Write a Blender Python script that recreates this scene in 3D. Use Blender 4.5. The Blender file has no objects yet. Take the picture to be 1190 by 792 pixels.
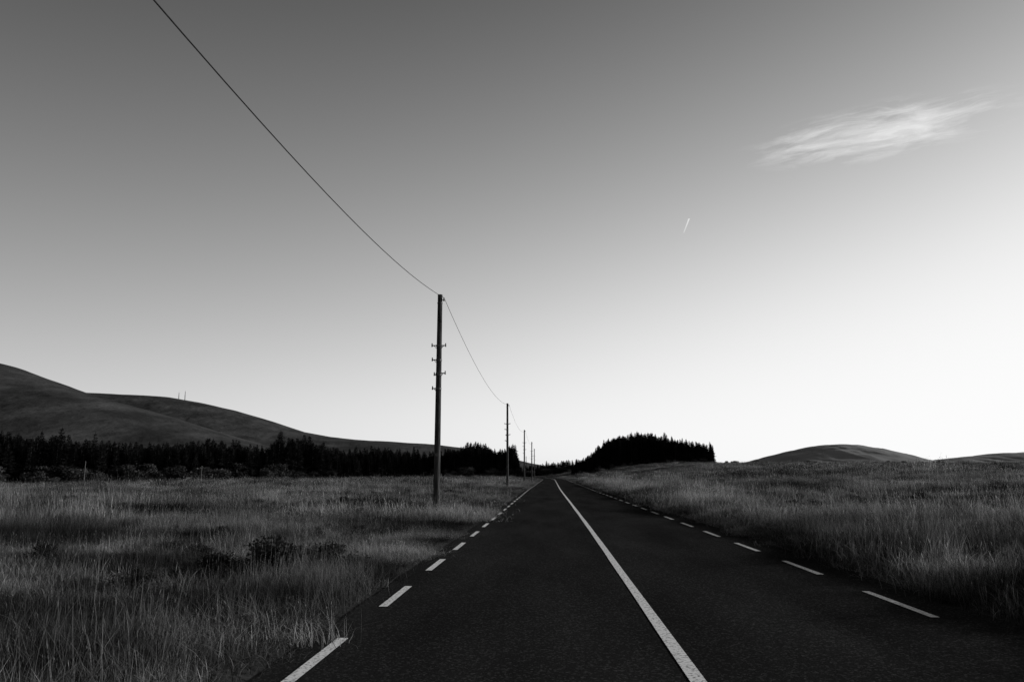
import bpy, math, random
import numpy as np
from mathutils import Vector, Matrix, Euler
R = np.random.RandomState(7)
random.seed(7)
scene = bpy.context.scene
scene.view_settings.view_transform = 'Standard'
scene.view_settings.look = 'None'
scene.view_settings.exposure = 0

# ------------------------------------------------------------ helpers
def link(o):
    scene.collection.objects.link(o); return o

def mesh_obj(name, verts, faces, mat=None, smooth=False, do_link=True):
    me = bpy.data.meshes.new(name)
    me.from_pydata([tuple(map(float, v)) for v in verts], [], [tuple(map(int, f)) for f in faces])
    if mat: me.materials.append(mat)
    if smooth: me.polygons.foreach_set('use_smooth', [True]*len(me.polygons))
    me.update()
    o = bpy.data.objects.new(name, me)
    if do_link: link(o)
    return o

def ss(a, b, x):
    t = np.clip((x-a)/(b-a), 0, 1); return t*t*(3-2*t)

_tab = R.rand(256, 256)
def vnoise(x, y):
    x = np.asarray(x, float); y = np.asarray(y, float)
    xi = np.floor(x).astype(int); yi = np.floor(y).astype(int)
    fx = x-xi; fy = y-yi
    fx = fx*fx*(3-2*fx); fy = fy*fy*(3-2*fy)
    a = _tab[xi % 256, yi % 256]; b = _tab[(xi+1) % 256, yi % 256]
    c = _tab[xi % 256, (yi+1) % 256]; d = _tab[(xi+1) % 256, (yi+1) % 256]
    return (a*(1-fx)+b*fx)*(1-fy)+(c*(1-fx)+d*fx)*fy
def fbm(x, y, o=4):
    s = 0; a = .5; t = 0
    for i in range(o):
        s = s+a*vnoise(x*2**i+17.3*i, y*2**i+5.1*i); t += a; a *= .5
    return s/t

# ------------------------------------------------------------ layout
CX = 1.06
def bend(Y):
    Y = np.asarray(Y, float)
    return -0.25*ss(10, 90, Y) - 0.0003*np.maximum(0, Y-190)**2*(Y < 600) - (Y >= 600)*50.4
EDGE_L, EDGE_R = 3.28, 3.62
POLE_X = -4.43
POLE_Y = [-19, 31, 81, 131, 181, 231, 281, 331, 381]

def ground_h(X, Y):
    X = np.asarray(X, float); Y = np.asarray(Y, float)
    dx = X-(CX+bend(Y))
    dr = dx-EDGE_R; dl = -dx-EDGE_L
    right = 0.25*ss(0.1, 1.8, dr) + ss(2, 40, dr)*0.0165*np.clip(Y-8, 0, 330)*(1-ss(350, 700, Y))
    left = -1.3*ss(20, 130, dl) - .12*ss(.2, 2.2, dl)*(1-ss(3, 6, dl))
    und = (fbm(X*.12+40, Y*.12+9, 3)-.5)*.5
    h = np.where(dx > 0, right, left) + und*ss(.6, 5, np.maximum(dr, dl))
    h = h-0.03*(1-ss(-.15, .25, np.maximum(dr, dl)))
    far = ss(900, 3000, np.hypot(X, Y))
    return h*(1-far)+far*(-3)

# ------------------------------------------------------------ materials
def new_mat(name):
    m = bpy.data.materials.new(name); m.use_nodes = True
    nt = m.node_tree; nt.nodes.clear()
    return m, nt, nt.nodes, nt.links

def gray(v): return (v, v, v, 1)

def noise_mat(name, lo, hi, scale, rough=.9, detail=6, spec=.1, bump=0, bscale=None, stretch=(1,1,1), p0=.35, p1=.65, coord='pos', bdist=.02, diffuse=False):
    m, nt, N, L = new_mat(name)
    out = N.new('ShaderNodeOutputMaterial')
    g = N.new('ShaderNodeNewGeometry') if coord == 'pos' else N.new('ShaderNodeTexCoord')
    src = g.outputs['Position'] if coord == 'pos' else g.outputs['Object']
    mp = N.new('ShaderNodeMapping'); mp.inputs['Scale'].default_value = stretch
    L.new(src, mp.inputs['Vector'])
    n = N.new('ShaderNodeTexNoise'); n.inputs['Scale'].default_value = scale; n.inputs['Detail'].default_value = detail
    L.new(mp.outputs[0], n.inputs['Vector'])
    r = N.new('ShaderNodeValToRGB'); r.color_ramp.elements[0].position = p0; r.color_ramp.elements[1].position = p1
    r.color_ramp.elements[0].color = gray(lo); r.color_ramp.elements[1].color = gray(hi)
    L.new(n.outputs['Fac'], r.inputs[0])
    col = r.outputs[0]
    if diffuse:
        n3 = N.new('ShaderNodeTexNoise'); n3.inputs['Scale'].default_value = .5; n3.inputs['Detail'].default_value = 5
        mp3 = N.new('ShaderNodeMapping'); mp3.inputs['Scale'].default_value = (1.8, .35, 1); L.new(src, mp3.inputs['Vector']); L.new(mp3.outputs[0], n3.inputs['Vector'])
        mr = N.new('ShaderNodeMapRange'); mr.inputs['From Min'].default_value = .3; mr.inputs['From Max'].default_value = .7; mr.inputs['To Min'].default_value = .7; mr.inputs['To Max'].default_value = 1.3
        L.new(n3.outputs['Fac'], mr.inputs['Value'])
        vo = N.new('ShaderNodeTexVoronoi'); vo.inputs['Scale'].default_value = 55; L.new(src, vo.inputs['Vector'])
        sv = N.new('ShaderNodeSeparateColor'); L.new(vo.outputs['Color'], sv.inputs[0])
        mv = N.new('ShaderNodeMapRange'); mv.inputs['From Min'].default_value = .75; mv.inputs['From Max'].default_value = 1; mv.inputs['To Min'].default_value = 1; mv.inputs['To Max'].default_value = 2.8
        L.new(sv.outputs[0], mv.inputs['Value'])
        mm = N.new('ShaderNodeMath'); mm.operation = 'MULTIPLY'; L.new(mr.outputs[0], mm.inputs[0]); L.new(mv.outputs[0], mm.inputs[1])
        vm = N.new('ShaderNodeVectorMath'); vm.operation = 'SCALE'; L.new(col, vm.inputs[0]); L.new(mm.outputs[0], vm.inputs['Scale']); col = vm.outputs[0]
        b = N.new('ShaderNodeBsdfDiffuse'); L.new(col, b.inputs['Color'])
    else:
        b = N.new('ShaderNodeBsdfPrincipled'); L.new(col, b.inputs['Base Color'])
        b.inputs['Roughness'].default_value = rough; b.inputs['Specular IOR Level'].default_value = spec
    if bump:
        n2 = N.new('ShaderNodeTexNoise'); n2.inputs['Scale'].default_value = bscale or scale*4; n2.inputs['Detail'].default_value = 4
        L.new(mp.outputs[0], n2.inputs['Vector'])
        bp = N.new('ShaderNodeBump'); bp.inputs['Strength'].default_value = bump; bp.inputs['Distance'].default_value = bdist
        L.new(n2.outputs['Fac'], bp.inputs['Height']); L.new(bp.outputs[0], b.inputs['Normal'])
    L.new(b.outputs[0], out.inputs[0])
    return m

def leaf_mat(name, lo, hi, transl=.35, wscale=.12, wlo=.55, whi=1.3, streak=None):
    m, nt, N, L = new_mat(name)
    out = N.new('ShaderNodeOutputMaterial')
    at = N.new('ShaderNodeAttribute'); at.attribute_name = 'tone'
    oi = N.new('ShaderNodeObjectInfo')
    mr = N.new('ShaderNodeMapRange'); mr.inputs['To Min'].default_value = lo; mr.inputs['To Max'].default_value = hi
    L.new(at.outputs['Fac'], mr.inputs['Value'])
    g = N.new('ShaderNodeNewGeometry')
    mp = N.new('ShaderNodeMapping'); mp.inputs['Scale'].default_value = streak or (1, 1, 1)
    L.new(g.outputs['Position'], mp.inputs['Vector'])
    n = N.new('ShaderNodeTexNoise'); n.inputs['Scale'].default_value = wscale; n.inputs['Detail'].default_value = 5
    L.new(mp.outputs[0], n.inputs['Vector'])
    mr2 = N.new('ShaderNodeMapRange'); mr2.inputs['From Min'].default_value = .42; mr2.inputs['From Max'].default_value = .60
    mr2.inputs['To Min'].default_value = wlo; mr2.inputs['To Max'].default_value = whi
    L.new(n.outputs['Fac'], mr2.inputs['Value'])
    mr3 = N.new('ShaderNodeMapRange'); mr3.inputs['To Min'].default_value = .45; mr3.inputs['To Max'].default_value = 1.55
    L.new(oi.outputs['Random'], mr3.inputs['Value'])
    a = N.new('ShaderNodeMath'); a.operation = 'MULTIPLY'; L.new(mr.outputs[0], a.inputs[0]); L.new(mr2.outputs[0], a.inputs[1])
    c = N.new('ShaderNodeMath'); c.operation = 'MULTIPLY'; L.new(a.outputs[0], c.inputs[0]); L.new(mr3.outputs[0], c.inputs[1])
    mn = N.new('ShaderNodeMath'); mn.operation = 'MINIMUM'; mn.inputs[1].default_value = .6; L.new(c.outputs[0], mn.inputs[0]); c = mn
    cc = N.new('ShaderNodeCombineColor')
    for i in range(3): L.new(c.outputs[0], cc.inputs[i])
    d = N.new('ShaderNodeBsdfDiffuse'); t = N.new('ShaderNodeBsdfTranslucent')
    L.new(cc.outputs[0], d.inputs[0]); L.new(cc.outputs[0], t.inputs[0])
    mx = N.new('ShaderNodeMixShader'); mx.inputs[0].default_value = transl
    L.new(d.outputs[0], mx.inputs[1]); L.new(t.outputs[0], mx.inputs[2]); L.new(mx.outputs[0], out.inputs[0])
    return m

M_ground = noise_mat('bog_soil', .010, .035, .6, bump=.6, bscale=5, bdist=.1)
M_asphalt = noise_mat('asphalt', .009, .027, 70, detail=8, bump=.5, bscale=140, p0=.3, p1=.7, bdist=.004, diffuse=True)
M_grass = leaf_mat('grass_blades', .012, .50, .38, .16, .16, 1.45, streak=(.55, 1.5, 1))
M_shrub = leaf_mat('shrub_leaves', .014, .055, .2, .3, .6, 1.3)
M_heather = leaf_mat('heather_foliage', .012, .06, .2, .5, .7, 1.3)
M_spruce = leaf_mat('spruce_needles', .005, .018, .1, .3, .8, 1.2)
M_bark = noise_mat('bark', .02, .06, 3, coord='obj')
M_wood = noise_mat('weathered_pole_wood', .012, .06, 6, coord='obj', stretch=(6, 6, .4), bump=.5, bscale=10)
M_metal = noise_mat('galvanised_fitting', .04, .08, 12, rough=.6, spec=.3, coord='obj')
M_wire = noise_mat('wire_coating', .012, .02, 8, coord='obj', rough=.8, spec=0)
M_hill = noise_mat('moor_hillside', .014, .050, .014, detail=14, bump=.7, bscale=.05, stretch=(1.2, .6, 2), p0=.38, p1=.70, bdist=6)
M_hillfar = noise_mat('hazy_hillside', .15, .22, .003, detail=10, bump=.4, bscale=.01, bdist=12)  # distance haze put into the colour: paler albedo for the far hills

def paint_mat():
    m, nt, N, L = new_mat('worn_road_paint')
    out = N.new('ShaderNodeOutputMaterial'); b = N.new('ShaderNodeBsdfDiffuse')
    g = N.new('ShaderNodeNewGeometry')
    n = N.new('ShaderNodeTexNoise'); n.inputs['Scale'].default_value = 28; n.inputs['Detail'].default_value = 9; n.inputs['Roughness'].default_value = .7
    L.new(g.outputs['Position'], n.inputs['Vector'])
    r = N.new('ShaderNodeValToRGB'); e = r.color_ramp.elements
    e[0].position = .37; e[0].color = gray(.10); e[1].position = .48; e[1].color = gray(.68)
    x = e.new(.8); x.color = gray(.84)
    L.new(n.outputs['Fac'], r.inputs[0]); L.new(r.outputs[0], b.inputs['Color'])
    L.new(b.outputs[0], out.inputs[0]); return m
M_paint = paint_mat()

# ------------------------------------------------------------ ground
def geo_ax(start, step, ratio, end):
    a = [start]; s = step
    while a[-1] < end:
        s *= ratio; a.append(a[-1]+s)
    return np.array(a)
xp = geo_ax(14, .5, 1.09, 16000)
xs = np.concatenate([-geo_ax(12, .5, 1.09, 16000)[::-1], np.arange(-11.6, 13.8, .4), xp])
ys = np.concatenate([-geo_ax(20, 1, 1.15, 2000)[::-1], np.arange(-19, 60, 1.0), geo_ax(60, 1, 1.035, 16000)])
GX, GY = np.meshgrid(xs, ys)
GZ = ground_h(GX, GY)
V = np.stack([GX.ravel(), GY.ravel(), GZ.ravel()], 1)
nx, ny = len(xs), len(ys)
idx = np.arange(nx*ny).reshape(ny, nx)
F = np.stack([idx[:-1, :-1].ravel(), idx[:-1, 1:].ravel(), idx[1:, 1:].ravel(), idx[1:, :-1].ravel()], 1)
mesh_obj('ground', V, F, M_ground, True)

# ------------------------------------------------------------ road and markings
yy = np.concatenate([np.arange(-30, 60, .5), np.arange(60, 200, 2.0), np.arange(200, 520, 4.0)])
vs = []; fs = []
cols = 9
for j, y in enumerate(yy):
    c = CX+float(bend(y))
    wob = .12*(fbm(np.array(y*1.1), np.array(3.3), 3)-.5); wob2 = .16*(fbm(np.array(y*1.1), np.array(9.3), 3)-.5)
    l = c-EDGE_L+wob; r = c+EDGE_R+wob2
    for i in range(cols):
        vs.append((l+(r-l)*i/(cols-1), y, 0.0))
for j in range(len(yy)-1):
    for i in range(cols-1):
        a = j*cols+i; fs.append((a, a+1, a+cols+1, a+cols))
mesh_obj('road', vs, fs, M_asphalt)

def strips(name, segs, off, w, z):
    vs = []; fs = []
    for (a, b) in segs:
        n = max(1, int((b-a)/2.0)); base = len(vs)
        for k in range(n+1):
            y = a+(b-a)*k/n; c = CX+off+float(bend(y))
            j1 = random.uniform(-.005, .005); j2 = random.uniform(-.005, .005)
            vs.append((c-w/2+j1, y, z)); vs.append((c+w/2+j2, y, z))
        for k in range(n):
            q = base+2*k; fs.append((q, q+1, q+3, q+2))
    return mesh_obj(name, vs, fs, M_paint)
strips('centre_line', [(-20, 420)], 0, .115, .005)
strips('edge_line_dashes', [(9.4-3.45*5+3.45*k, 9.4-3.45*5+3.45*k+1.68) for k in range(100)], -3.0, .10, .005)
strips('edge_line_dashes', [(9.0-3.65*5+3.65*k, 9.0-3.65*5+3.65*k+1.9) for k in range(95)], 2.98, .10, .005)

# ------------------------------------------------------------ scatter via geometry nodes
def scatter(name, pts, rots, scls, idxs, coll):
    me = bpy.data.meshes.new(name)
    n = len(pts)
    me.vertices.add(n); me.vertices.foreach_set('co', np.asarray(pts, np.float32).ravel())
    a = me.attributes.new('rot', 'FLOAT_VECTOR', 'POINT'); a.data.foreach_set('vector', np.asarray(rots, np.float32).ravel())
    a = me.attributes.new('scl', 'FLOAT_VECTOR', 'POINT'); a.data.foreach_set('vector', np.asarray(scls, np.float32).ravel())
    a = me.attributes.new('idx', 'INT', 'POINT'); a.data.foreach_set('value', np.asarray(idxs, np.int32).ravel())
    me.update()
    o = link(bpy.data.objects.new(name, me))
    g = bpy.data.node_groups.new(name+'_nodes', 'GeometryNodeTree')
    g.interface.new_socket(name='Geometry', in_out='INPUT', socket_type='NodeSocketGeometry')
    g.interface.new_socket(name='Geometry', in_out='OUTPUT', socket_type='NodeSocketGeometry')
    N = g.nodes; L = g.links
    gi = N.new('NodeGroupInput'); go = N.new('NodeGroupOutput')
    ci = N.new('GeometryNodeCollectionInfo'); ci.inputs['Collection'].default_value = coll
    ci.inputs['Separate Children'].default_value = True; ci.inputs['Reset Children'].default_value = True
    ip = N.new('GeometryNodeInstanceOnPoints'); ip.inputs['Pick Instance'].default_value = True
    def na(nm, t):
        q = N.new('GeometryNodeInputNamedAttribute'); q.data_type = t; q.inputs['Name'].default_value = nm
        return [s for s in q.outputs if s.enabled and s.name == 'Attribute'][0]
    e = N.new('FunctionNodeEulerToRotation')
    L.new(na('rot', 'FLOAT_VECTOR'), e.inputs[0]); L.new(e.outputs[0], ip.inputs['Rotation'])
    L.new(na('scl', 'FLOAT_VECTOR'), ip.inputs['Scale'])
    L.new(na('idx', 'INT'), ip.inputs['Instance Index'])
    L.new(gi.outputs[0], ip.inputs['Points']); L.new(ci.outputs[0], ip.inputs['Instance']); L.new(ip.outputs[0], go.inputs[0])
    md = o.modifiers.new('scatter', 'NODES'); md.node_group = g
    return o

def proto_mesh(name, verts, faces, tones, mat, coll, extra=None):
    me = bpy.data.meshes.new(name)
    me.from_pydata(verts, [], faces)
    me.materials.append(mat)
    if extra: me.materials.append(extra[0])
    at = me.attributes.new('tone', 'FLOAT', 'FACE'); at.data.foreach_set('value', np.asarray(tones, np.float32))
    if extra:
        mi = np.zeros(len(faces), np.int32); mi[:extra[1]] = 1
        me.polygons.foreach_set('material_index', mi)
    me.update()
    o = bpy.data.objects.new(name, me); coll.objects.link(o); return o

# ---- grass prototypes
def make_grass(name, coll, rad, n, h, w, seed, heads=.12, dry=.3, lean_s=.5, tall=.12):
    r = random.Random(seed); vs = []; fs = []; tn = []
    nclump = max(2, int(rad*rad*14))
    cl = [(r.uniform(-rad, rad), r.uniform(-rad, rad), r.uniform(.4, 1.0), r.random()) for _ in range(nclump)]
    for i in range(n):
        c = r.choice(cl)
        s = min(.22, rad*.5)+rad*.08
        x = c[0]+r.gauss(0, s); y = c[1]+r.gauss(0, s)
        stem = r.random() < tall
        hh = h*(r.uniform(.7, 1.2) if stem else c[2]*r.uniform(.25, .85))
        a = r.uniform(0, 2*math.pi)
        lean = abs(r.gauss(.05, .14)) if stem else abs(r.gauss(.25, lean_s)); la = r.uniform(0, 6.283) if r.random() < .6 else r.gauss(2.6, .8)
        dxx, dyy = math.cos(la)*lean, math.sin(la)*lean
        w_ = w*.5 if stem else w*r.uniform(.6, 1.3)
        wx, wy = math.cos(a)*w_*.5, math.sin(a)*w_*.5
        b = len(vs); seg = 3
        for k in range(seg+1):
            t = k/seg; ww = (1-t*.75) if k < seg else .12
            cx = x+dxx*hh*t*t*1.1; cy = y+dyy*hh*t*t*1.1; cz = hh*(t-.35*min(lean, 1.6)*t*t)
            vs.append((cx-wx*ww, cy-wy*ww, cz)); vs.append((cx+wx*ww, cy+wy*ww, cz))
        tone = (.3+.5*r.random()) if stem else min(1, max(0, (r.random()**2.4)*.75 + (0.20 if c[3] < dry else 0)))
        for k in range(seg):
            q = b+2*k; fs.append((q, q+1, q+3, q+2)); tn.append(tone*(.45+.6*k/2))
        if stem and r.random() < heads*5:   # seed head
            tx, ty, tz = x+dxx*hh*1.1, y+dyy*hh*1.1, hh*(1-.35*lean)
            hl = .04+.07*r.random(); hw = w*.5
            for q in range(2):
                aa = a+q*1.57; b = len(vs)
                ox, oy = math.cos(aa)*hw, math.sin(aa)*hw
                vs += [(tx, ty, tz-hl*.2), (tx+ox, ty+oy, tz+hl*.4), (tx+dxx*.05, ty+dyy*.05, tz+hl), (tx-ox, ty-oy, tz+hl*.4)]
                fs.append((b, b+1, b+2, b+3)); tn.append(.55)
    return proto_mesh(name, vs, fs, tn, M_grass, coll)

cn = bpy.data.collections.new('grass_tufts'); cm = bpy.data.collections.new('grass_patches'); cf = bpy.data.collections.new('grass_swathes')
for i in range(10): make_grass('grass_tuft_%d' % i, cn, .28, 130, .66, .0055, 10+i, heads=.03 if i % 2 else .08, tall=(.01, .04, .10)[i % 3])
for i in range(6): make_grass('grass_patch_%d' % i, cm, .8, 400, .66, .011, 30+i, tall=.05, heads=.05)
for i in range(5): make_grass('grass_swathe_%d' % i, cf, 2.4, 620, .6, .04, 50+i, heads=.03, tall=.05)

def polar_pts(n, r0, r1, a0=-58, a1=58, power=1.0):
    u = R.rand(n)
    r = np.sqrt(r0**2+(r1**2-r0**2)*u) if power == 1 else r0*(r1/r0)**u
    a = np.radians(a0+(a1-a0)*R.rand(n))
    return r*np.sin(a), r*np.cos(a)

def heath(X, Y):   # where heather / dark moor takes over from grass
    return fbm(X*.2+70, Y*.11+31, 4)

def grass_field(name, n, r0, r1, coll, ncol, margin, sc=(.75, 1.35), power=1.0, extra_pts=None):
    X, Y = polar_pts(n, r0, r1, power=power)
    if extra_pts is not None:
        X = np.concatenate([X, extra_pts[0]]); Y = np.concatenate([Y, extra_pts[1]])
    dx = X-(CX+bend(Y)); d = np.maximum(dx-EDGE_R, -dx-EDGE_L-.12)
    keep = d > margin+.3*(vnoise(X*1.3, Y*1.3)-.35)
    for py in POLE_Y[1:5]: keep &= np.hypot(X-POLE_X, Y-py) > .35
    X, Y, d, dx = X[keep], Y[keep], d[keep], dx[keep]
    dn = fbm(X*.22+3, Y*.22+8, 3)
    hth = heath(X, Y)
    keep = R.rand(len(X)) < np.clip((dn-.3)*4.0, .28, 1)*np.where(d > 2, np.clip(1-(hth-.6)*8, .4, 1), 1)
    X, Y, d, dx, dn = X[keep], Y[keep], d[keep], dx[keep], dn[keep]
    Z = ground_h(X, Y)-.02
    hs = .12+1.75*fbm(X*.4+50, Y*.4+20, 4)**1.6
    hs = hs*(.45+.55*ss(0, 1.5, d))*(.6+.8*R.rand(len(X)))
    strip = (dx < 0)*(1-ss(3.0, 4.5, d))*ss(10, 20, Y)
    hs = hs*(1-.35*strip)
    w = sc[0]+(sc[1]-sc[0])*R.rand(len(X))
    rots = np.stack([R.randn(len(X))*.12, R.randn(len(X))*.12, R.randn(len(X))*1.3], 1)
    return scatter(name, np.stack([X, Y, Z], 1), rots, np.stack([w, w, hs*1.1], 1), R.randint(0, ncol, len(X)), coll)

ve = R.rand(4600)*34+1.5
side = R.rand(4600) < .5
off = R.rand(4600)**1.5*1.5
vx = CX+bend(ve)+np.where(side, EDGE_R+off, -(EDGE_L+off))
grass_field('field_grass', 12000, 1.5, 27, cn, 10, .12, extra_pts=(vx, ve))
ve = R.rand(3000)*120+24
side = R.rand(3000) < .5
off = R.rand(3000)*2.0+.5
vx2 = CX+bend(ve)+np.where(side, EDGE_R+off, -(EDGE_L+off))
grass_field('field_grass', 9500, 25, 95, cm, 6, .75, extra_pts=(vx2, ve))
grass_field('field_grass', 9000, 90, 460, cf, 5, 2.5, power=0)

# ------------------------------------------------------------ trees
def make_spruce(name, coll, H, seed):
    r = random.Random(seed); vs = []; fs = []; tn = []
    n = 6; lv = 6
    for k in range(lv+1):
        t = k/lv; rr = .16*(1-t)+.01
        for i in range(n):
            a = 2*math.pi*i/n; vs.append((rr*math.cos(a), rr*math.sin(a), H*t-.5*(1-t)))
    for k in range(lv):
        for i in range(n):
            fs.append((k*n+i, k*n+(i+1) % n, (k+1)*n+(i+1) % n, (k+1)*n+i)); tn.append(.3)
    nt = len(fs)
    z = .05*H
    wid = r.uniform(.16, .23)*H
    while z < H*.985:
        t = z/H; L = wid*(1-t)**.85*r.uniform(.7, 1.1)+.12
        nb = 8 if t < .8 else 5
        a0 = r.random()*6.28
        for b in range(nb):
            if r.random() < .12: continue
            a = a0+6.283*b/nb+r.uniform(-.25, .25); l = L*r.uniform(.55, 1.25)
            ca, sa = math.cos(a), math.sin(a); droop = r.uniform(.1, .4)-(.5*t)
            segs = 3
            for s in range(segs):
                t0 = s/segs; t1 = (s+1.15)/segs
                p0 = (ca*l*t0, sa*l*t0, z-droop*l*t0*t0); p1 = (ca*l*t1, sa*l*t1, z-droop*l*t1*t1)
                w = l*.28*(1.1-t0)+.05
                q = len(vs)
                vs.append(p0)
                vs.append((p1[0]-sa*w, p1[1]+ca*w, p1[2]-w*.5)); vs.append((p1[0]*1.04, p1[1]*1.04, p1[2]+.04)); vs.append((p1[0]+sa*w, p1[1]-ca*w, p1[2]-w*.5))
                fs.append((q, q+1, q+2)); fs.append((q, q+2, q+3)); tn += [r.random(), r.random()]
                q = len(vs); hg = r.uniform(.15, .35)
                vs += [p0, (p1[0], p1[1], p1[2]), ((p0[0]+p1[0])/2, (p0[1]+p1[1])/2, (p0[2]+p1[2])/2-hg)]
                fs.append((q, q+1, q+2)); tn.append(r.random()*.6)
        z += H*.024*r.uniform(.8, 1.3)
    q = len(vs); vs += [(-.05, 0, H*.95), (.05, 0, H*.95), (0, 0, H*1.04)]; fs.append((q, q+1, q+2)); tn.append(.5)
    return proto_mesh(name, vs, fs, tn, M_spruce, coll, (M_bark, nt))
cs = bpy.data.collections.new('spruce_trees')
for i in range(7): make_spruce('spruce_%d' % i, cs, 10.0, 100+i)

def make_shrub(name, coll, seed, leaves=2600, leaf=.16, mat=None, flat=1.0):
    r = random.Random(seed); vs = []; fs = []; tn = []
    lobes = []
    for i in range(9):
        a = r.random()*6.28; d = r.uniform(0, 1.5)
        lobes.append((math.cos(a)*d, math.sin(a)*d, (r.uniform(.9, 2.9)-d*.45)*flat, r.uniform(.5, 1.0), r.random()))
    for lb in lobes:
        mid = (lb[0]*.4, lb[1]*.4, lb[2]*.5)
        for (p, q_, r0, r1) in (((0, 0, -.3), mid, .09, .06), (mid, lb[:3], .06, .015)):
            b = len(vs)
            for (pp, rr) in ((p, r0), (q_, r1)):
                for k in range(4):
                    a = k*1.5708; vs.append((pp[0]+rr*math.cos(a), pp[1]+rr*math.sin(a), pp[2]))
            for k in range(4): fs.append((b+k, b+(k+1) % 4, b+4+(k+1) % 4, b+4+k)); tn.append(.3)
    nt = len(fs)
    for i in range(leaves):
        lb = r.choice(lobes)
        v = Vector((r.gauss(0, 1), r.gauss(0, 1), r.gauss(0, 1))).normalized()*lb[3]*(r.random()**.4)*r.uniform(.8, 1.25)
        c = Vector(lb[:3])+Vector((v.x, v.y, v.z*.8))
        if c.z < .05: continue
        e = Euler((r.uniform(0, 6), r.uniform(0, 6), r.uniform(0, 6))).to_matrix(); s = leaf*r.uniform(.5, 1.2)
        b = len(vs)
        for cc in ((-1, 0, 0), (0, -.5, 0), (1, 0, 0), (0, .5, 0)):
            vs.append(tuple(c+e@(Vector(cc)*s)))
        fs.append((b, b+1, b+2, b+3)); tn.append(min(1, .2+.5*lb[4]*r.random()+.35*r.random()))
    return proto_mesh(name, vs, fs, tn, mat or M_shrub, coll, (M_bark, nt))
csh = bpy.data.collections.new('willow_shrubs')
for i in range(6): make_shrub('willow_shrub_%d' % i, csh, 200+i)
che = bpy.data.collections.new('heather_clumps')
for i in range(4): make_shrub('heather_clump_%d' % i, che, 300+i, leaves=2600, leaf=.10, mat=M_heather, flat=.8)

def trees(name, P, H, coll, base, ncol, wide=(.9, 1.2)):
    P = np.array(P); n = len(P); Z = ground_h(P[:, 0], P[:, 1])
    s = np.array(H)/base; w = s*(wide[0]+(wide[1]-wide[0])*R.rand(n))
    rots = np.stack([R.randn(n)*.02, R.randn(n)*.02, R.rand(n)*6.28], 1)
    return scatter(name, np.stack([P[:, 0], P[:, 1], Z-.03*np.array(H)], 1), rots, np.stack([w, w, s], 1), R.randint(0, ncol, n), coll)

# heather in the bog: small, sunk among the grass
hx, hy = polar_pts(2600, 7, 70)
hd = hx-(CX+bend(hy)); hdd = np.maximum(hd-EDGE_R, -hd-EDGE_L)
k = (hdd > 1.6) & (heath(hx, hy)+.06*R.randn(len(hx)) > .65)
hx, hy = hx[k], hy[k]
trees('heather', np.stack([hx, hy], 1), .16+.24*R.rand(len(hx)), che, 2.6, 4, wide=(1.2, 2.4))

# left plantation, front edge polyline
front = [(-420, 150), (-151, 212), (-95, 262), (-42, 345)]
P = []; H = []
for (a, b) in zip(front[:-1], front[1:]):
    a = np.array(a, float); b = np.array(b, float); Ln = np.linalg.norm(b-a); t = (b-a)/Ln; nrm = np.array([-t[1], t[0]])
    for s in np.arange(0, Ln, 2.1):
        for k, dpt in enumerate(np.arange(0, 45, 3.0)):
            if R.rand() < .1: continue
            p = a+t*(s+R.uniform(-1.1, 1.1))+nrm*(dpt+R.uniform(-1.2, 1.2))
            P.append(p)
            hh = 11.6+5.0*(fbm(np.array(p[0]*.07), np.array(p[1]*.07), 3)-.5)*2+R.randn()*1.1
            hh *= 1+.09*float(ss(-150, -125, p[0])*(1-ss(-95, -75, p[0])))
            hh *= 1-.14*float(ss(-95, -60, p[0]))
            H.append(max(5, hh))
trees('conifer_plantation', P, H, cs, 10.0, 7, wide=(.95, 1.4))
# left grove by the road
P = []; H = []
for _ in range(330):
    x = R.uniform(-46, -15); y = R.uniform(322, 352)
    P.append((x, y)); e = min(1, (x+48)/6+.3, (-13-x)/5+.35)
    H.append((12.0+1.6*math.sin(x*.35)+R.randn()*.9)*e)
trees('conifer_grove', P, H, cs, 10.0, 7)
# right grove
P = []; H = []
for _ in range(620):
    x = R.uniform(9, 64); y = R.uniform(318, 362)
    t = (x-9)/55
    prof = min(1, .38+.62*ss(0, .33, t))*(1-.34*ss(.5, 1.0, t))
    P.append((x, y)); H.append(float((11.6+R.randn()*.8)*prof))
trees('conifer_grove', P, H, cs, 10.0, 7, wide=(.9, 1.25))
P = []; H = []
for _ in range(90):
    x = R.uniform(-16, 16); y = R.uniform(430, 470); P.append((x, y)); H.append(5.5+R.randn()*.8)
trees('conifer_grove', P, H, cs, 10.0, 7, wide=(1.3, 1.7))

# shrubs
P = []; H = []
for (a, b) in zip(front[:-1], front[1:]):
    a = np.array(a, float); b = np.array(b, float); Ln = np.linalg.norm(b-a); t = (b-a)/Ln; nrm = np.array([-t[1], t[0]])
    s = 0
    while s < Ln:
        p = a+t*s+nrm*R.uniform(-14, -3)
        dens = .9 if p[0] < -85 else .45
        if R.rand() < dens: P.append(p); H.append(R.uniform(2.2, 6.8) if p[0] < -85 else R.uniform(2, 4.4))
        s += R.uniform(1.5, 4.5)
for x in np.arange(-44, -13, 2.2): P.append(np.array([x, 312+R.uniform(-6, 5)])); H.append(R.uniform(2.0, 4.6))
for x in np.arange(9, 62, 2.4): P.append(np.array([x, 312+R.uniform(-3, 3)])); H.append(R.uniform(1.2, 2.6))
for _ in range(40): P.append(np.array([R.uniform(-12, 10), R.uniform(408, 428)])); H.append(R.uniform(2.5, 4.5))
for _ in range(60):
    P.append(np.array([R.uniform(70, 175), R.uniform(350, 385)])); H.append(R.uniform(.8, 2.6)*R.uniform(.5, 1))
trees('willow_shrubs', P, H, csh, 3.4, 6, wide=(1.1, 1.9))
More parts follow.
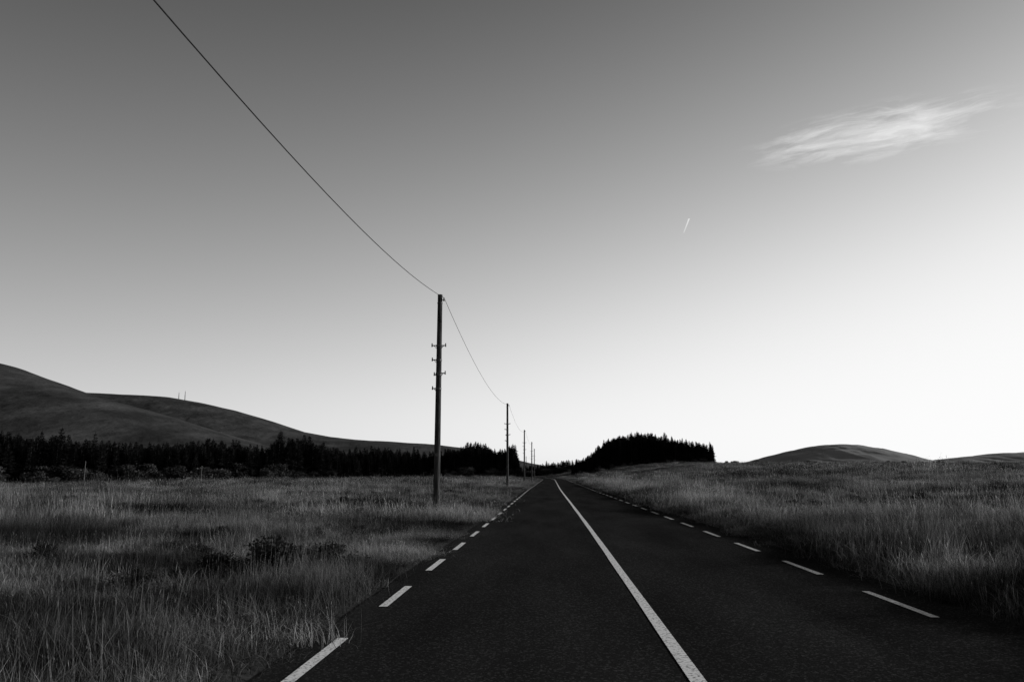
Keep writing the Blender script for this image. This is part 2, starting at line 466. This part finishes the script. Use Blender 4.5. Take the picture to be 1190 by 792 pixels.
trees('roadside_bush', [(-4.1, 12.6), (-3.5, 13.0), (-4.6, 13.2)], [.75, .6, .62], csh, 3.4, 6, wide=(1.3, 1.6))

# ------------------------------------------------------------ hills
def hill(name, crest, Yc, wf, wb, x0, x1, mat, rough=12, nx=300, ny=150, fs=.004, cr=0):
    xs = np.linspace(x0, x1, nx); ys = np.linspace(Yc-wf, Yc+wb, ny)
    X, Y = np.meshgrid(xs, ys)
    cx = np.array([c[0] for c in crest], float); cz = np.array([c[1] for c in crest], float)
    C = np.interp(X, cx, cz)
    C = C+cr*(fbm(X*.012, X*0+4.4, 4)-.5)*np.clip(C/60, 0, 1)
    t = np.where(Y < Yc, (Yc-Y)/wf, (Y-Yc)/wb)
    prof = .5+.5*np.cos(np.pi*np.clip(t, 0, 1))
    prof = prof**.8
    n = (fbm(X*fs, Y*fs, 5)-.5)*2
    gul = -np.abs(fbm(X*fs*2.2+9+Y*.002, Y*fs*.5+3, 5)-.5)*2
    Z = C*prof+(n*rough+gul*rough*.7)*np.clip(t*3, .06, 1)*np.clip(C/60, 0, 1)*(1-np.clip(t, 0, 1)**3)-4
    V = np.stack([X.ravel(), Y.ravel(), Z.ravel()], 1)
    idx = np.arange(nx*ny).reshape(ny, nx)
    F = np.stack([idx[:-1, :-1].ravel(), idx[:-1, 1:].ravel(), idx[1:, 1:].ravel(), idx[1:, :-1].ravel()], 1)
    return mesh_obj(name, V, F, mat, True)
hill('hill', [(-2600, 150), (-1700, 270), (-1300, 240), (-1000, 204), (-937, 190), (-860, 163), (-782, 137), (-730, 124), (-660, 104), (-580, 80), (-480, 52), (-400, 24), (-320, 0), (-200, 0)], 1300, 640, 700, -2600, -250, M_hill, rough=10, cr=2)
hill('hill', [(-3200, 160), (-2200, 245), (-1600, 240), (-1324, 231), (-1200, 224), (-1071, 217), (-985, 202), (-895, 182), (-800, 155), (-697, 122), (-610, 106), (-526, 97), (-334, 84), (-200, 68), (-60, 34), (100, 4), (300, 0)], 2200, 950, 900, -3200, 320, M_hill, rough=11, cr=3)
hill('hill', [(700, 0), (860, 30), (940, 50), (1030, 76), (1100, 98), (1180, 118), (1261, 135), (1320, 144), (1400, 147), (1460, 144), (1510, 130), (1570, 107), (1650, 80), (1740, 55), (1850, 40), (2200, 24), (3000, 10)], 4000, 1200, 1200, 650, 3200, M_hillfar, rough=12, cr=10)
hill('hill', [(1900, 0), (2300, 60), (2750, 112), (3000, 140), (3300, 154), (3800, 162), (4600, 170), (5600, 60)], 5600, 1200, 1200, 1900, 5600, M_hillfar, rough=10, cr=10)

# ------------------------------------------------------------ utility poles
def cyl(p0, p1, r0, r1, n=12, cap=True):
    p0 = Vector(p0); p1 = Vector(p1); d = (p1-p0).normalized()
    u = d.orthogonal().normalized(); v = d.cross(u)
    vs = []; fs = []
    for (p, r) in ((p0, r0), (p1, r1)):
        for i in range(n):
            a = 2*math.pi*i/n; vs.append(tuple(p+u*(r*math.cos(a))+v*(r*math.sin(a))))
    for i in range(n): fs.append((i, (i+1) % n, n+(i+1) % n, n+i))
    if cap: fs.append(tuple(range(n))[::-1]); fs.append(tuple(range(n, 2*n)))
    return vs, fs
def join(parts):
    V = []; F = []
    for v, f in parts:
        b = len(V); V += v; F += [tuple(i+b for i in q) for q in f]
    return V, F

def utility_pole(x, y, top, steps=True, lean=0.0):
    z0 = float(ground_h(x, y))
    e = bpy.data.objects.new('utility_pole', None); link(e); e.location = (x, y, z0)
    H = top-z0
    parts = []; seg = 8
    for k in range(seg):
        t0 = k/seg; t1 = (k+1)/seg
        parts.append(cyl((lean*t0*H, 0, -.4+(H+.4)*t0), (lean*t1*H, 0, -.4+(H+.4)*t1), .135-.04*t0, .135-.04*t1, 14, cap=(k in (0, seg-1))))
    o = mesh_obj('pole_shaft', *join(parts), M_wood, True); o.parent = e
    fit = []
    fit.append(cyl((lean*H, 0, H), (lean*H, 0, H+.03), .11, .08, 12))
    fit.append(cyl((lean*H, -.02, H-.18), (lean*H+.17, -.02, H-.2), .014, .014, 6))
    fit.append(cyl((lean*H+.16, -.02, H-.24), (lean*H+.16, -.02, H-.1), .035, .025, 8))
    fit.append(cyl((lean*H, 0, H-.34), (lean*H, 0, H-.30), .11, .11, 14))
    o = mesh_obj('top_bracket', *join(fit), M_metal); o.parent = e
    if steps:
        st = []
        for (dz, sd, ln) in ((2.05, 0, .27), (2.62, -1, .25), (3.15, 1, .27), (3.2, -1, .16), (3.75, -1, .22)):
            z = H-dz; c = lean*z
            a, b = (-ln, ln) if sd == 0 else ((-ln, .05) if sd < 0 else (-.05, ln))
            st.append(cyl((c+a, -.1, z), (c+b, -.1, z), .02, .02, 6))
            for q in (a, b):
                if abs(q) > .1:
                    st.append(cyl((c+q, -.1, z-.05), (c+q, -.1, z+.09), .028, .02, 8))
                    st.append(cyl((c+q*.75, -.1, z), (c+q*.2, -.1, z-.16), .012, .012, 5))
            st.append(cyl((c, 0, z-.04), (c, 0, z+.04), .122, .122, 14))
        o = mesh_obj('step_irons', *join(st), M_metal); o.parent = e
        pl = [cyl((lean*2-.0, -.125, 2.3), (lean*2, -.138, 2.3), .07, .07, 10)]
        o = mesh_obj('number_plate', *join(pl), M_metal); o.parent = e
    return (x+lean*H, y, top)

tops = []
for k, y in enumerate(POLE_Y):
    x = POLE_X+float(bend(y))*(1 if y > 150 else 0)+(.25 if y > 150 else 0)
    tops.append(utility_pole(x, y, 8.54, True, lean=.003 if k == 1 else random.uniform(-.004, .004)))
def wire(name, P):
    cu = bpy.data.curves.new(name, 'CURVE'); cu.dimensions = '3D'; cu.bevel_depth = .009; cu.bevel_resolution = 2
    s = cu.splines.new('POLY'); s.points.add(len(P)-1)
    for i, p in enumerate(P): s.points[i].co = (*p, 1)
    cu.materials.append(M_wire)
    return link(bpy.data.objects.new(name, cu))
P = []
for k in range(len(tops)-1):
    a, b = Vector(tops[k]), Vector(tops[k+1]); sag = 1.81 if k == 0 else 1.1
    for i in range(40):
        t = i/40; p = a.lerp(b, t); p.z -= .1+4*sag*t*(1-t); p.x += .16 if k else .16*t
        P.append(tuple(p))
wire('overhead_wire', P)

# small poles out in the left field
for (x, y, h) in ((-98, 165, 5.0), (-84, 190, 4.2), (-150, 205, 4.6)):
    z0 = float(ground_h(x, y))
    e = bpy.data.objects.new('field_pole', None); link(e); e.location = (x, y, z0)
    o = mesh_obj('shaft', *cyl((0, 0, -.3), (0, 0, h), .10, .07, 10), M_metal); o.parent = e
    o = mesh_obj('crossbar', *cyl((-.3, 0, h-.3), (.3, 0, h-.3), .04, .04, 6), M_wood); o.parent = e

# masts on the hill
def mast(x, y, z, h):
    parts = []; w = 1.4
    n = 8
    for k in range(n):
        t0 = k/n; t1 = (k+1)/n; a = w*(1-t0*.8); b = w*(1-t1*.8)
        c0 = [(a*math.cos(q), a*math.sin(q), h*t0) for q in (0, 2.09, 4.19)]; c1 = [(b*math.cos(q), b*math.sin(q), h*t1) for q in (0, 2.09, 4.19)]
        for i in range(3):
            parts.append(cyl(c0[i], c1[i], .25, .25, 5)); parts.append(cyl(c0[i], c1[(i+1) % 3], .12, .12, 4)); parts.append(cyl(c0[i], c0[(i+1) % 3], .12, .12, 4))
    parts.append(cyl((0, 0, h), (0, 0, h*1.15), .2, .1, 5))
    o = mesh_obj('radio_mast', *join(parts), M_metal); o.location = (x, y, z)
mast(-1052, 2200, 208, 20); mast(-1034, 2200, 205, 26)

# ------------------------------------------------------------ cloud + contrail
def cloud_mat(name, kind):
    m, nt, N, L = new_mat(name)
    out = N.new('ShaderNodeOutputMaterial'); em = N.new('ShaderNodeEmission'); em.inputs['Color'].default_value = gray(1)
    em.inputs['Strength'].default_value = .85  # vapour glows by itself, standing in for sunlight on it
    tr = N.new('ShaderNodeBsdfTransparent'); mx = N.new('ShaderNodeMixShader')
    tc = N.new('ShaderNodeTexCoord')
    def math_(op, a, b=None):
        q = N.new('ShaderNodeMath'); q.operation = op
        for i, s in enumerate((a, b)):
            if s is None: continue
            if isinstance(s, (int, float)): q.inputs[i].default_value = s
            else: L.new(s, q.inputs[i])
        return q.outputs[0]
    sp = N.new('ShaderNodeSeparateXYZ'); L.new(tc.outputs['Generated'], sp.inputs[0])
    if kind == 'cloud':
        wn = N.new('ShaderNodeTexNoise'); wn.inputs['Scale'].default_value = 2.8; wn.inputs['Detail'].default_value = 4
        L.new(tc.outputs['Generated'], wn.inputs['Vector'])
        mp = N.new('ShaderNodeMapping'); mp.inputs['Scale'].default_value = (3.6, 6, 1); mp.inputs['Rotation'].default_value = (0, 0, .35)
        va = N.new('ShaderNodeVectorMath'); va.operation = 'MULTIPLY_ADD'
        L.new(wn.outputs['Color'], va.inputs[0]); va.inputs[1].default_value = (.35, .35, 0); L.new(tc.outputs['Generated'], va.inputs[2])
        L.new(va.outputs[0], mp.inputs['Vector'])
        n = N.new('ShaderNodeTexNoise'); n.inputs['Scale'].default_value = 1.5; n.inputs['Detail'].default_value = 12; n.inputs['Roughness'].default_value = .62
        L.new(mp.outputs[0], n.inputs['Vector'])
        ex = math_('MULTIPLY', math_('SUBTRACT', sp.outputs[0], .47), 2.0)
        ey = math_('MULTIPLY', math_('SUBTRACT', sp.outputs[1], .5), 2.1)
        r2 = math_('ADD', math_('MULTIPLY', ex, ex), math_('MULTIPLY', ey, ey))
        env = math_('SUBTRACT', 1, math_('SQRT', r2))
        v = math_('ADD', n.outputs['Fac'], math_('MULTIPLY', env, .34))
        mr = N.new('ShaderNodeMapRange'); mr.inputs['From Min'].default_value = .53; mr.inputs['From Max'].default_value = .94; mr.inputs['To Max'].default_value = .92
        L.new(v, mr.inputs['Value'])
        e2 = N.new('ShaderNodeMapRange'); e2.inputs['From Min'].default_value = 0; e2.inputs['From Max'].default_value = .5
        L.new(env, e2.inputs['Value'])
        f = math_('MULTIPLY', mr.outputs[0], e2.outputs[0])
    else:
        f = math_('MULTIPLY', sp.outputs[1], .4)
        f = math_('SUBTRACT', .8, f)
    L.new(f, mx.inputs[0]); L.new(tr.outputs[0], mx.inputs[1]); L.new(em.outputs[0], mx.inputs[2]); L.new(mx.outputs[0], out.inputs[0])
    return m
cl = mesh_obj('cirrus_cloud', [(-1750, -1050, 0), (1750, -1050, 0), (1750, 1050, 0), (-1750, 1050, 0)], [(0, 1, 2, 3)], cloud_mat('cloud_wisps', 'cloud'))
cl.location = (4000, 9130, 4000); cl.rotation_euler = (0, 0, math.radians(-30))
mesh_obj('contrail', [(3308, 18460, 6000), (3345, 18460, 6000), (3396, 19600, 6000), (3372, 19600, 6000)], [(0, 1, 2, 3)], cloud_mat('contrail_vapour', 'trail'))

# ------------------------------------------------------------ sky and sun
SUN_AZ, SUN_EL = 72, 12
w = bpy.data.worlds.new('World'); scene.world = w; w.use_nodes = True
N = w.node_tree.nodes; L = w.node_tree.links; N.clear()
out = N.new('ShaderNodeOutputWorld'); bg = N.new('ShaderNodeBackground')
sky = N.new('ShaderNodeTexSky'); sky.sky_type = 'NISHITA'; sky.sun_disc = False
sky.sun_elevation = math.radians(SUN_EL); sky.sun_rotation = math.radians(SUN_AZ)
sky.air_density = 1.0; sky.dust_density = 1.5; sky.ozone_density = 1
sc = N.new('ShaderNodeSeparateColor'); L.new(sky.outputs[0], sc.inputs[0])
def wm(op, a, b=None):
    q = N.new('ShaderNodeMath'); q.operation = op
    for i, s in enumerate((a, b)):
        if s is None: continue
        if isinstance(s, (int, float)): q.inputs[i].default_value = s
        else: L.new(s, q.inputs[i])
    return q.outputs[0]
# black-and-white red-filter response of the sky with a film-like shoulder
nish = wm('POWER', wm('MULTIPLY', sc.outputs[0], .5), .45)
tc = N.new('ShaderNodeTexCoord'); sx = N.new('ShaderNodeSeparateXYZ'); L.new(tc.outputs['Generated'], sx.inputs[0])
z = wm('MAXIMUM', sx.outputs[2], 0.0)
s_ = wm('ADD', wm('MULTIPLY', sx.outputs[0], math.sin(math.radians(SUN_AZ))), wm('MULTIPLY', sx.outputs[1], math.cos(math.radians(SUN_AZ))))
ex = wm('ADD', wm('MULTIPLY', z, -1.8), wm('MULTIPLY', wm('MULTIPLY', z, z), -2.2))
ex = wm('ADD', ex, wm('MULTIPLY', wm('SUBTRACT', s_, .3), .7))
ex = wm('SUBTRACT', ex, .03)
v = wm('MULTIPLY', nish, wm('EXPONENT', ex))
v = wm('DIVIDE', v, wm('POWER', wm('ADD', wm('POWER', v, 4.0), 1.0), 1/4.0))
val = wm('MULTIPLY', v, 9.9)
cc = N.new('ShaderNodeCombineColor')
for i in range(3): L.new(val, cc.inputs[i])
L.new(cc.outputs[0], bg.inputs['Color']); bg.inputs['Strength'].default_value = .1
L.new(bg.outputs[0], out.inputs[0])

sd = bpy.data.lights.new('sun', 'SUN'); sd.energy = 4.8; sd.angle = math.radians(.5); sd.color = (1, 1, 1)
so = link(bpy.data.objects.new('sun', sd))
az, el = math.radians(SUN_AZ), math.radians(SUN_EL)
dirv = Vector((math.sin(az)*math.cos(el), math.cos(az)*math.cos(el), math.sin(el)))
so.rotation_euler = (-dirv).to_track_quat('-Z', 'Y').to_euler()
so.location = (60, 20, 30)

# ------------------------------------------------------------ camera
cd = bpy.data.cameras.new('camera'); cd.lens = 28; cd.sensor_width = 36; cd.clip_start = .05; cd.clip_end = 60000
co = link(bpy.data.objects.new('camera', cd)); co.location = (0, 0, 1.5)
co.rotation_euler = (math.radians(90+9.45), 0, math.radians(2.81))
scene.camera = co
